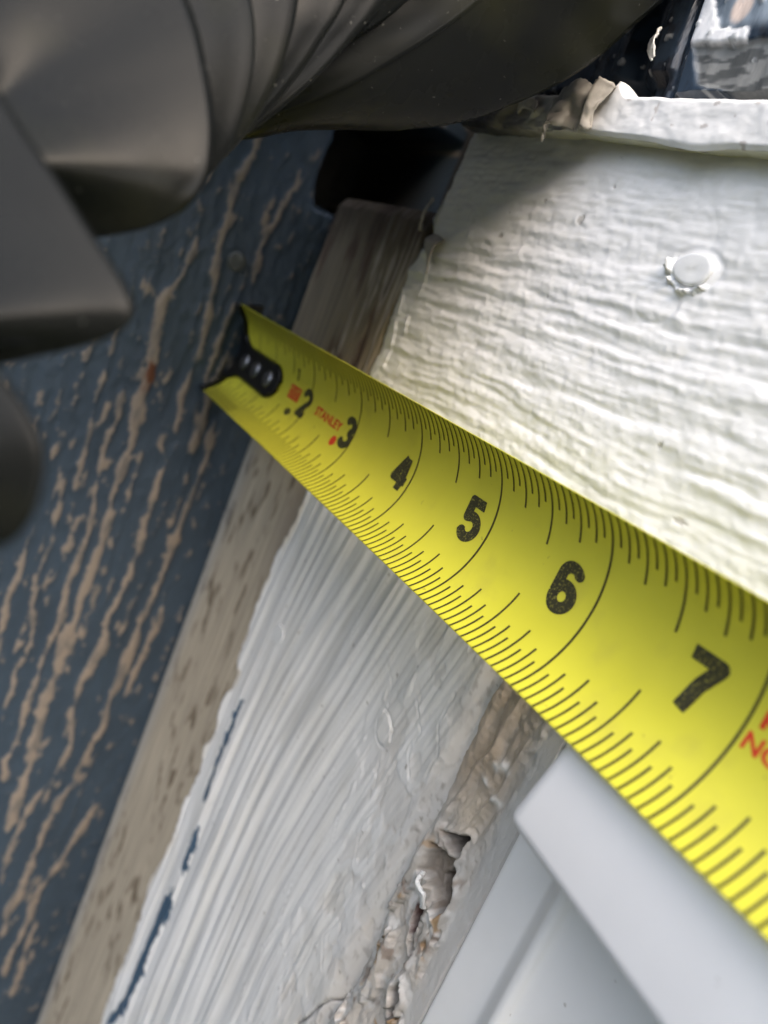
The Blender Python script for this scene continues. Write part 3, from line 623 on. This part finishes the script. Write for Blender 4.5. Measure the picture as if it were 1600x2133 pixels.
# ------------------------------------------------------------------ tape measure
tm = thing('tape_measure', (-0.73, 0, 0.4), 'yellow steel tape measure blade hooked on the blue siding, numbered 2 to 7', 'tape measure')
TP = np.array([-.69, 1.447]); BT = np.array([-.78, .40]); SAG = .29
ch = np.linalg.norm(TP-BT); RR = (ch/2)**2/(2*SAG)+SAG/2; HA = math.asin(ch/2/RR); WID = 2*RR*HA
tt = (TP-BT)/ch; tn = np.array([abs(tt[1]), -tt[0]])
def blade_pt(k, v, off=0.0):
    k = np.asarray(k, float); v = np.asarray(v, float)
    a = (2*v-1)*HA; R2 = RR-off
    cx = (TP+BT)/2-tn*(RR-SAG)
    x = cx[0]+tt[0]*R2*np.sin(a)+tn[0]*R2*np.cos(a)-0.005*np.clip(k-4, 0, 6)**2; z = cx[1]+tt[1]*R2*np.sin(a)+tn[1]*R2*np.cos(a)
    return np.stack([x+0*k, -k+0*x, z+0*k], -1)
def blade():
    ks = axis_steps((0.0, 0.6, 0.02), (0.6, 17, 0.25)); vs = np.linspace(0, 1, 49)
    K, Vv = np.meshgrid(ks, vs, indexing='ij')
    # the end is nibbled to a shallow angle at both corners
    cut = 0.14*sm(0.12, 0.0, Vv)+0.14*sm(0.88, 1.0, Vv)
    K = K+np.maximum(cut-K, 0)*sm(0.3, 0.0, K)
    P1 = blade_pt(K, Vv).reshape(-1, 3); P2 = blade_pt(K, Vv, -0.0055).reshape(-1, 3)
    nu, nv = K.shape; n = nu*nv
    ring = np.concatenate([np.arange(nu)*nv, (nu-1)*nv+np.arange(1, nv), (np.arange(nu-2, -1, -1))*nv+nv-1, np.arange(nv-2, 0, -1)])
    r2 = np.roll(ring, -1)
    F = np.concatenate([grid_faces(nu, nv), grid_faces(nu, nv, True)+n, np.stack([ring, ring+n, r2+n, r2], -1)])
    obj('blade', np.concatenate([P1, P2]), F, M_TAPE, tm)
blade()
# printed scale: every sixteenth from both edges, a full curved line at each inch
OFF = 0.0028
def line_strip(k, v0, v1, w, V, F, jit=0.0, taper=True):
    n = max(2, int(abs(v1-v0)/0.02))
    base = len(V)
    for i in range(n+1):
        v = v0+(v1-v0)*i/n
        ww = w
        for s in (-1, 1): V.append(blade_pt(k+s*ww/2, v, OFF))
    for i in range(n):
        a = base+2*i; F.append((a, a+1, a+3, a+2))
V, F = [], []
for s in range(2, 16*13+1):
    k = s/16.0; q = s % 16
    if q == 0:
        line_strip(k, 0.0, 1.0, 0.0165, V, F); continue
    L = 0.365 if q == 8 else 0.262 if q in (4, 12) else 0.215 if q % 2 == 0 else 0.165
    for top in (0, 1):
        lo = 0.0
        line_strip(k, lo if not top else 1.0, L if not top else 1-L, 0.0155, V, F)
for s in range(7, 32):   # thirty-seconds on the first inch, lower edge
    if s % 2: line_strip(s/32.0, 0.0, 0.11, 0.010, V, F)
sc_o = obj('printed_scale', V, F, M_LINE, tm)
# numerals drawn as round-capped strokes
def arc(cx, cy, rx, ry, a0, a1, n=14):
    return [(cx+rx*math.cos(math.radians(a0+(a1-a0)*i/n)), cy+ry*math.sin(math.radians(a0+(a1-a0)*i/n))) for i in range(n+1)]
H = 1.0
GL = {   # unit height, y up, x right; stroke half-width 0.105
 '1': [[(0.18,0.78),(0.36,0.92),(0.36,0.08)]],
 '2': [arc(0.31,0.68,0.22,0.215,165,-35,14)+[(0.10,0.10),(0.55,0.10)]],
 '3': [arc(0.30,0.70,0.19,0.19,160,-80,14), arc(0.30,0.31,0.215,0.21,85,-160,16)],
 '4': [[(0.40,0.93),(0.07,0.34),(0.60,0.34)], [(0.42,0.93),(0.42,0.06)]],
 '5': [[(0.54,0.90),(0.15,0.90),(0.12,0.52)]+arc(0.31,0.34,0.215,0.235,118,-155,18)],
 '6': [arc(0.31,0.32,0.205,0.215,180,-180,24), [(0.105,0.33)]+arc(0.31,0.69,0.205,0.21,180,28,12)],
 '7': [[(0.06,0.90),(0.56,0.90),(0.36,0.50),(0.28,0.06)]],
 '8': [arc(0.31,0.70,0.18,0.18,0,360,22), arc(0.31,0.30,0.21,0.20,0,360,24)],
 '9': [arc(0.31,0.68,0.205,0.215,180,-180,24), [(0.515,0.67)]+arc(0.31,0.31,0.205,0.21,0,-152,12)],
 '0': [arc(0.31,0.5,0.21,0.40,0,360,30)],
}
def stroke_mesh(strokes, hw, k0, v0, w, h, name, m, square=True, off=OFF):
    """strokes in unit glyph space -> flat, non-overlapping mesh laid on the blade. v grows upwards over the blade, k grows to the right."""
    vs, fs = [], []
    for st in strokes:
        st = [np.array(p) for p in st]
        for i, (a, b) in enumerate(zip(st[:-1], st[1:])):
            d = b-a; L = np.linalg.norm(d)
            if L < 1e-6: continue
            d /= L; nrm = np.array([-d[1], d[0]])
            b0 = len(vs); vs += [a+nrm*hw, a-nrm*hw, b-nrm*hw, b+nrm*hw]; fs.append([b0, b0+1, b0+2, b0+3])
        for p in st[1:-1]:
            b0 = len(vs); vs += [p+hw*np.array([math.cos(t), math.sin(t)]) for t in np.linspace(0, 2*math.pi, 15)[:-1]]
            fs.append(list(range(b0, b0+14)))
    vv = [Vector((float(p[0]), float(p[1]))) for p in vs]
    out = delaunay_2d_cdt(vv, [], fs, 0, 1e-5)
    P, T, orig = out[0], out[2], out[5]
    T = [t for t, o in zip(T, orig) if len(o)]
    V3 = [blade_pt(k0+p.x*w, v0+p.y*h/WID, off) for p in P]
    return obj(name, V3, [tuple(t) for t in T], m, tm, False)
NUM = [('2',1.855,0.375,0.29),('3',2.795,0.385,0.29),('4',3.75,0.375,0.30),('5',4.70,0.39,0.31),('6',5.665,0.39,0.315),('7',6.61,0.385,0.325),('8',7.66,0.385,0.32),('9',8.66,0.385,0.32)]
for g, k, v, h in NUM:
    nm = stroke_mesh(GL[g], 0.115, k, v, 0.335, h, 'printed_numeral', M_INK)
stroke_mesh(GL['1'], 0.10, 1.58, 0.60, 0.16, 0.13, 'printed_mark', M_INK)
stroke_mesh([arc(0.3, 0.5, 0.2, 0.35, 0, 360, 12)], 0.16, 1.68, 0.325, 0.17, 0.075, 'printed_mark', M_INK)
def text_on_blade(s, k0, v0, size, width, name, m, bold=0.0):
    cu = bpy.data.curves.new(name, 'FONT'); cu.body = s; cu.size = 1; cu.offset = bold; cu.resolution_u = 3
    o = bpy.data.objects.new(name, cu); COL.objects.link(o)
    dg = bpy.context.evaluated_depsgraph_get(); me = bpy.data.meshes.new_from_object(o.evaluated_get(dg))
    vs = np.array([v.co[:] for v in me.vertices]); fs = [tuple(p.vertices) for p in me.polygons]
    bpy.data.objects.remove(o); bpy.data.meshes.remove(me)
    vs[:, 0] = (vs[:, 0]-vs[:, 0].min())/(vs[:, 0].max()-vs[:, 0].min())*width
    vs[:, 1] = vs[:, 1]/0.73*size
    return obj(name, [blade_pt(k0+x, v0+y/WID, OFF) for x, y, _ in vs], fs, m, tm, False)
text_on_blade('STANLEY', 2.20, 0.468, 0.085, 0.56, 'printed_lettering', M_RED, 0.03)
stroke_mesh([arc(0.5, 0.5, 0.22, 0.26, 0, 360, 16), [(0.5,0.30),(0.5,0.70)]], 0.20, 2.68, 0.35, 0.12, 0.105, 'printed_emblem', M_RED)
# red block printed left of the 2, with yellow letters left open in it
stroke_mesh([[(0.02,0.5),(0.98,0.5)]], 0.46, 1.53, 0.447, 0.265, 0.15, 'printed_block', M_RED)
text_on_blade('FAT', 1.56, 0.468, 0.10, 0.20, 'printed_lettering', M_TAPE, 0.0).location.x -= 0.003*IN
text_on_blade('RE', 7.055, 0.525, 0.085, 0.17, 'printed_lettering', M_RED, 0.03)
text_on_blade('NOT', 7.03, 0.43, 0.085, 0.27, 'printed_lettering', M_RED, 0.03)
# hook: riveted tongue and end plate
def hook():
    def W(k):  # half width in v of the tongue
        return 0.150+0.13*math.exp(-((k)/0.16)**2)
    ks = np.linspace(-0.03, 1.30, 50); rows = []
    for k in ks:
        hw = W(max(k, 0))
        if k > 1.08: hw = hw*math.sqrt(max(0.0, 1-((k-1.08)/0.225)**2))+0.004
        rows.append([blade_pt(k, 0.478+hw*t, 0.035 if abs(t) < 0.98 else 0.004) for t in np.linspace(-1, 1, 21)])
    P = np.array(rows); nu, nv = P.shape[:2]
    hk = obj('hook', P.reshape(-1, 3), grid_faces(nu, nv), M_HOOK, tm)
    md = hk.modifiers.new('solid', 'SOLIDIFY'); md.thickness = 0.02*IN; md.offset = 0
    # end plate hanging behind the blade
    a = [blade_pt(-0.0, v, 0.045) for v in np.linspace(-0.03, 1.03, 30)]
    b = [np.array([-0.36-0.02*abs(t)*3, 0, (TP[1]+BT[1])/2+t*0.60]) for t in np.linspace(-1, 1, 30)]
    V = [np.array([p[0], y, p[2]]) for y in (0.0, -0.045) for row in (a, b) for p in row]
    n = 30; F = []
    for i in range(n-1):
        F += [(i, i+1, n+i+1, n+i), (2*n+i, 3*n+i, 3*n+i+1, 2*n+i+1), (i, 2*n+i, 2*n+i+1, i+1), (n+i, n+i+1, 3*n+i+1, 3*n+i)]
    F += [(0, n, 3*n, 2*n), (n-1, 3*n-1, 4*n-1, 2*n-1)]
    pl = obj('hook_plate', V, F, M_HOOK, tm, False); pl.location.y -= 0.06*IN
    for v in (0.985, 0.015):
        for kk in (0.06,):
            c = blade_pt(kk, v, 0.01); box('hook_tip', c[0]-0.04, c[0]+0.04, -0.14, -0.06, c[2]-0.035, c[2]+0.035, M_HOOK, tm, 0.02)
    for k in (0.30, 0.66, 1.04):
        c = blade_pt(k, 0.478, 0.04); nrm = blade_pt(k, 0.478, 0.14)-c; nrm /= np.linalg.norm(nrm)
        e1 = np.array([0, 1.0, 0]); e2 = np.cross(nrm, e1); V = []; F = []
        R = 0.100; ns, nr = 20, 7
        for j in range(nr):
            a = j/(nr-1)*math.pi/2
            for i in range(ns):
                t = 2*math.pi*i/ns; V.append(c+R*math.cos(a)*(math.cos(t)*e1+math.sin(t)*e2)+nrm*0.045*math.sin(a))
        for j in range(nr-1):
            for i in range(ns): F.append((j*ns+i, j*ns+(i+1) % ns, (j+1)*ns+(i+1) % ns, (j+1)*ns+i))
        obj('rivet', V, F, M_RIVET, hk)
hook()

# ------------------------------------------------------------------ crimped downspout elbow
SECTIONS = [
  [(-4.021, -6.533, 0.063), (-3.705, -6.739, 0.581), (-3.603, -6.826, 0.754), (-3.594, -6.869, 0.846), (-3.596, -6.847, 0.919), (-3.629, -6.804, 0.987), (-3.762, -6.676, 1.104), (-3.947, -6.508, 1.227), (-4.372, -6.033, 1.381), (-4.973, -5.561, 1.085), (-5.048, -5.684, 0.462), (-4.649, -6.084, 0.062)],
  [(-4.032, -6.279, 0.486), (-3.709, -6.429, 0.774), (-3.496, -6.528, 0.963), (-3.431, -6.546, 1.063), (-3.422, -6.51, 1.211), (-3.465, -6.451, 1.309), (-3.567, -6.353, 1.397), (-3.832, -6.104, 1.606), (-4.204, -5.781, 1.803), (-4.817, -5.407, 1.577), (-5.009, -5.453, 0.93), (-4.576, -5.898, 0.453)],
  [(-4.077, -5.641, 0.841), (-3.687, -5.824, 1.18), (-3.448, -5.943, 1.362), (-3.285, -6.023, 1.492), (-3.216, -6.047, 1.584), (-3.231, -6.013, 1.666), (-3.37, -5.876, 1.797), (-3.582, -5.67, 1.986), (-4.152, -5.137, 2.424), (-4.895, -4.67, 2.193), (-5.12, -4.737, 1.39), (-4.721, -5.202, 0.761)],
  [(-4.119, -4.735, 1.256), (-3.677, -4.979, 1.51), (-3.249, -5.22, 1.745), (-3.036, -5.325, 1.909), (-2.935, -5.347, 2.091), (-2.941, -5.285, 2.292), (-3.015, -5.168, 2.517), (-3.143, -5.009, 2.754), (-3.495, -4.63, 3.2), (-4.241, -4.047, 3.369), (-5.07, -3.669, 2.609), (-5.028, -3.973, 1.645)],
  [(-4.014, -4.213, 1.359), (-3.505, -4.498, 1.641), (-3.086, -4.724, 1.901), (-2.844, -4.841, 2.101), (-2.75, -4.856, 2.283), (-2.722, -4.818, 2.489), (-2.732, -4.736, 2.75), (-2.807, -4.614, 2.993), (-3.028, -4.338, 3.406), (-3.871, -3.751, 3.346), (-4.782, -3.274, 2.726), (-4.883, -3.445, 1.868)],
  [(-3.865, -3.899, 1.506), (-3.387, -4.165, 1.777), (-2.952, -4.395, 2.062), (-2.703, -4.521, 2.249), (-2.606, -4.541, 2.422), (-2.541, -4.523, 2.65), (-2.514, -4.47, 2.906), (-2.526, -4.383, 3.178), (-2.64, -4.157, 3.687), (-3.593, -3.498, 3.605), (-4.584, -2.979, 2.931), (-4.622, -3.174, 2.147)],
  [(-3.782, -3.618, 1.595), (-3.256, -3.903, 1.916), (-2.833, -4.126, 2.201), (-2.585, -4.253, 2.38), (-2.486, -4.278, 2.537), (-2.377, -4.282, 2.799), (-2.295, -4.267, 3.06), (-2.227, -4.229, 3.364), (-2.2, -4.075, 3.976), (-3.377, -3.278, 3.813), (-4.434, -2.724, 3.094), (-4.475, -2.932, 2.259)],
  [(-3.695, -3.391, 1.724), (-3.159, -3.689, 2.027), (-2.693, -3.935, 2.337), (-2.472, -4.049, 2.493), (-2.373, -4.082, 2.625), (-2.214, -4.116, 2.907), (-2.098, -4.123, 3.175), (-1.991, -4.112, 3.485), (-1.804, -4.035, 4.229), (-3.144, -3.137, 4.008), (-4.243, -2.579, 3.2), (-4.297, -2.774, 2.376)],
  [(-3.594, -3.177, 1.842), (-3.055, -3.476, 2.149), (-2.564, -3.739, 2.461), (-2.352, -3.851, 2.602), (-2.243, -3.898, 2.713), (-2.014, -3.996, 2.946), (-1.802, -4.075, 3.2), (-1.433, -4.186, 3.741), (-1.035, -4.229, 4.595), (-2.781, -3.071, 4.264), (-4.042, -2.423, 3.366), (-4.099, -2.627, 2.502)],
  [(-3.174, -2.402, 2.074), (-2.688, -2.793, 2.368), (-2.277, -3.134, 2.649), (-2.103, -3.287, 2.773), (-1.956, -3.37, 2.851), (-1.676, -3.486, 2.925), (-1.347, -3.683, 3.061), (-0.925, -3.958, 3.382), (-0.429, -4.183, 4.062), (0.181, -4.067, 5.564), (-1.549, -2.481, 5.449), (-3.225, -1.464, 3.914)],
]

el = thing('downspout_elbow', (-3.2, -4.6, 3.2), 'dark grey crimped downspout elbow with fanned pleats, close overhead of the tape end', 'downspout')
def elbow():
    NS = 20; M = 108
    def closed(P, M):
        P = np.array(P); n = len(P); out = []
        for j in range(M):
            q = j/M*n; i = int(q); s = q-i
            p0, p1, p2, p3 = P[(i-1) % n], P[i], P[(i+1) % n], P[(i+2) % n]
            out.append(0.5*((2*p1)+(-p0+p2)*s+(2*p0-5*p1+4*p2-p3)*s*s+(-p0+3*p1-3*p2+p3)*s**3))
        return np.array(out)
    R = [closed(s, M) for s in SECTIONS]
    depth = [0.40, 0.46, 0.55, 0.30, 0.22, 0.19, 0.17, 0.13, 0.0]
    rings = []; tags = []
    # plain run before the pleats, leaving towards the lower left
    d0 = (R[0].mean(0)-R[1].mean(0)); d0 /= np.linalg.norm(d0)
    for s in range(len(R)-1):
        A, B = R[s], R[s+1]
        for t in range(NS):
            x = t/NS
            u = 1-abs(2*x-1); xa = 0.5*u**1.35 if x < 0.5 else 1-0.5*u**1.35
            if s == len(R)-2 or s > 3: xa = x
            P = A*(1-xa)+B*xa; c = P.mean(0); d = c-P; L = np.linalg.norm(d, axis=1, keepdims=True); d = d/L
            if s < len(R)-2: ins = depth[s]*(1-abs(math.cos(math.pi*x))**(1.15 if s < 3 else 0.9))
            else: ins = -0.16*math.sin(math.pi*x)**0.8*0.6+0.03*math.exp(-(x/0.06))
            if s < len(R)-2: ins += (0.08 if s < 3 else 0.045)*(1-math.exp(-(u/0.22)**2))
            rings.append(P+d*ins); tags.append(s+(1 if x >= 0.5 else 0) if s < len(R)-2 else 99)
    E = R[-1]; c = E.mean(0)
    for s in (0.0, 0.06, 0.12, 0.2, 0.35, 0.6, 1.0):
        P = E+(c-E)*(0.22*(1-math.cos(min(1, s*1.6)*math.pi/2)))+np.array([-0.15, 0.60, 1.0])*s*1.6
        rings.append(P); tags.append(99)
    rings.append(rings[-1]+np.array([0, 0, 24.0])); tags.append(99)
    rings = np.array(rings); tags = np.array(tags)
    first = np.array([R[0]+d0*0.4*k for k in (12, 5, 2, 1)])
    rings = np.concatenate([first, rings]); tags = np.concatenate([[-1]*4, tags])
    # one mesh per pleat (valley to valley), one for the smooth run
    groups = []; st = 0
    for i in range(1, len(tags)+1):
        if i == len(tags) or tags[i] != tags[st]:
            groups.append((tags[st], st, min(i, len(tags)-1))); st = i
    for tg, a, b in groups:
        seg = rings[a:b+1]
        nm = 'pleat' if 0 <= tg < 90 else 'pipe'
        obj(nm, seg.reshape(-1, 3), grid_faces(len(seg), M, close=True), M_STEEL, el)
elbow()
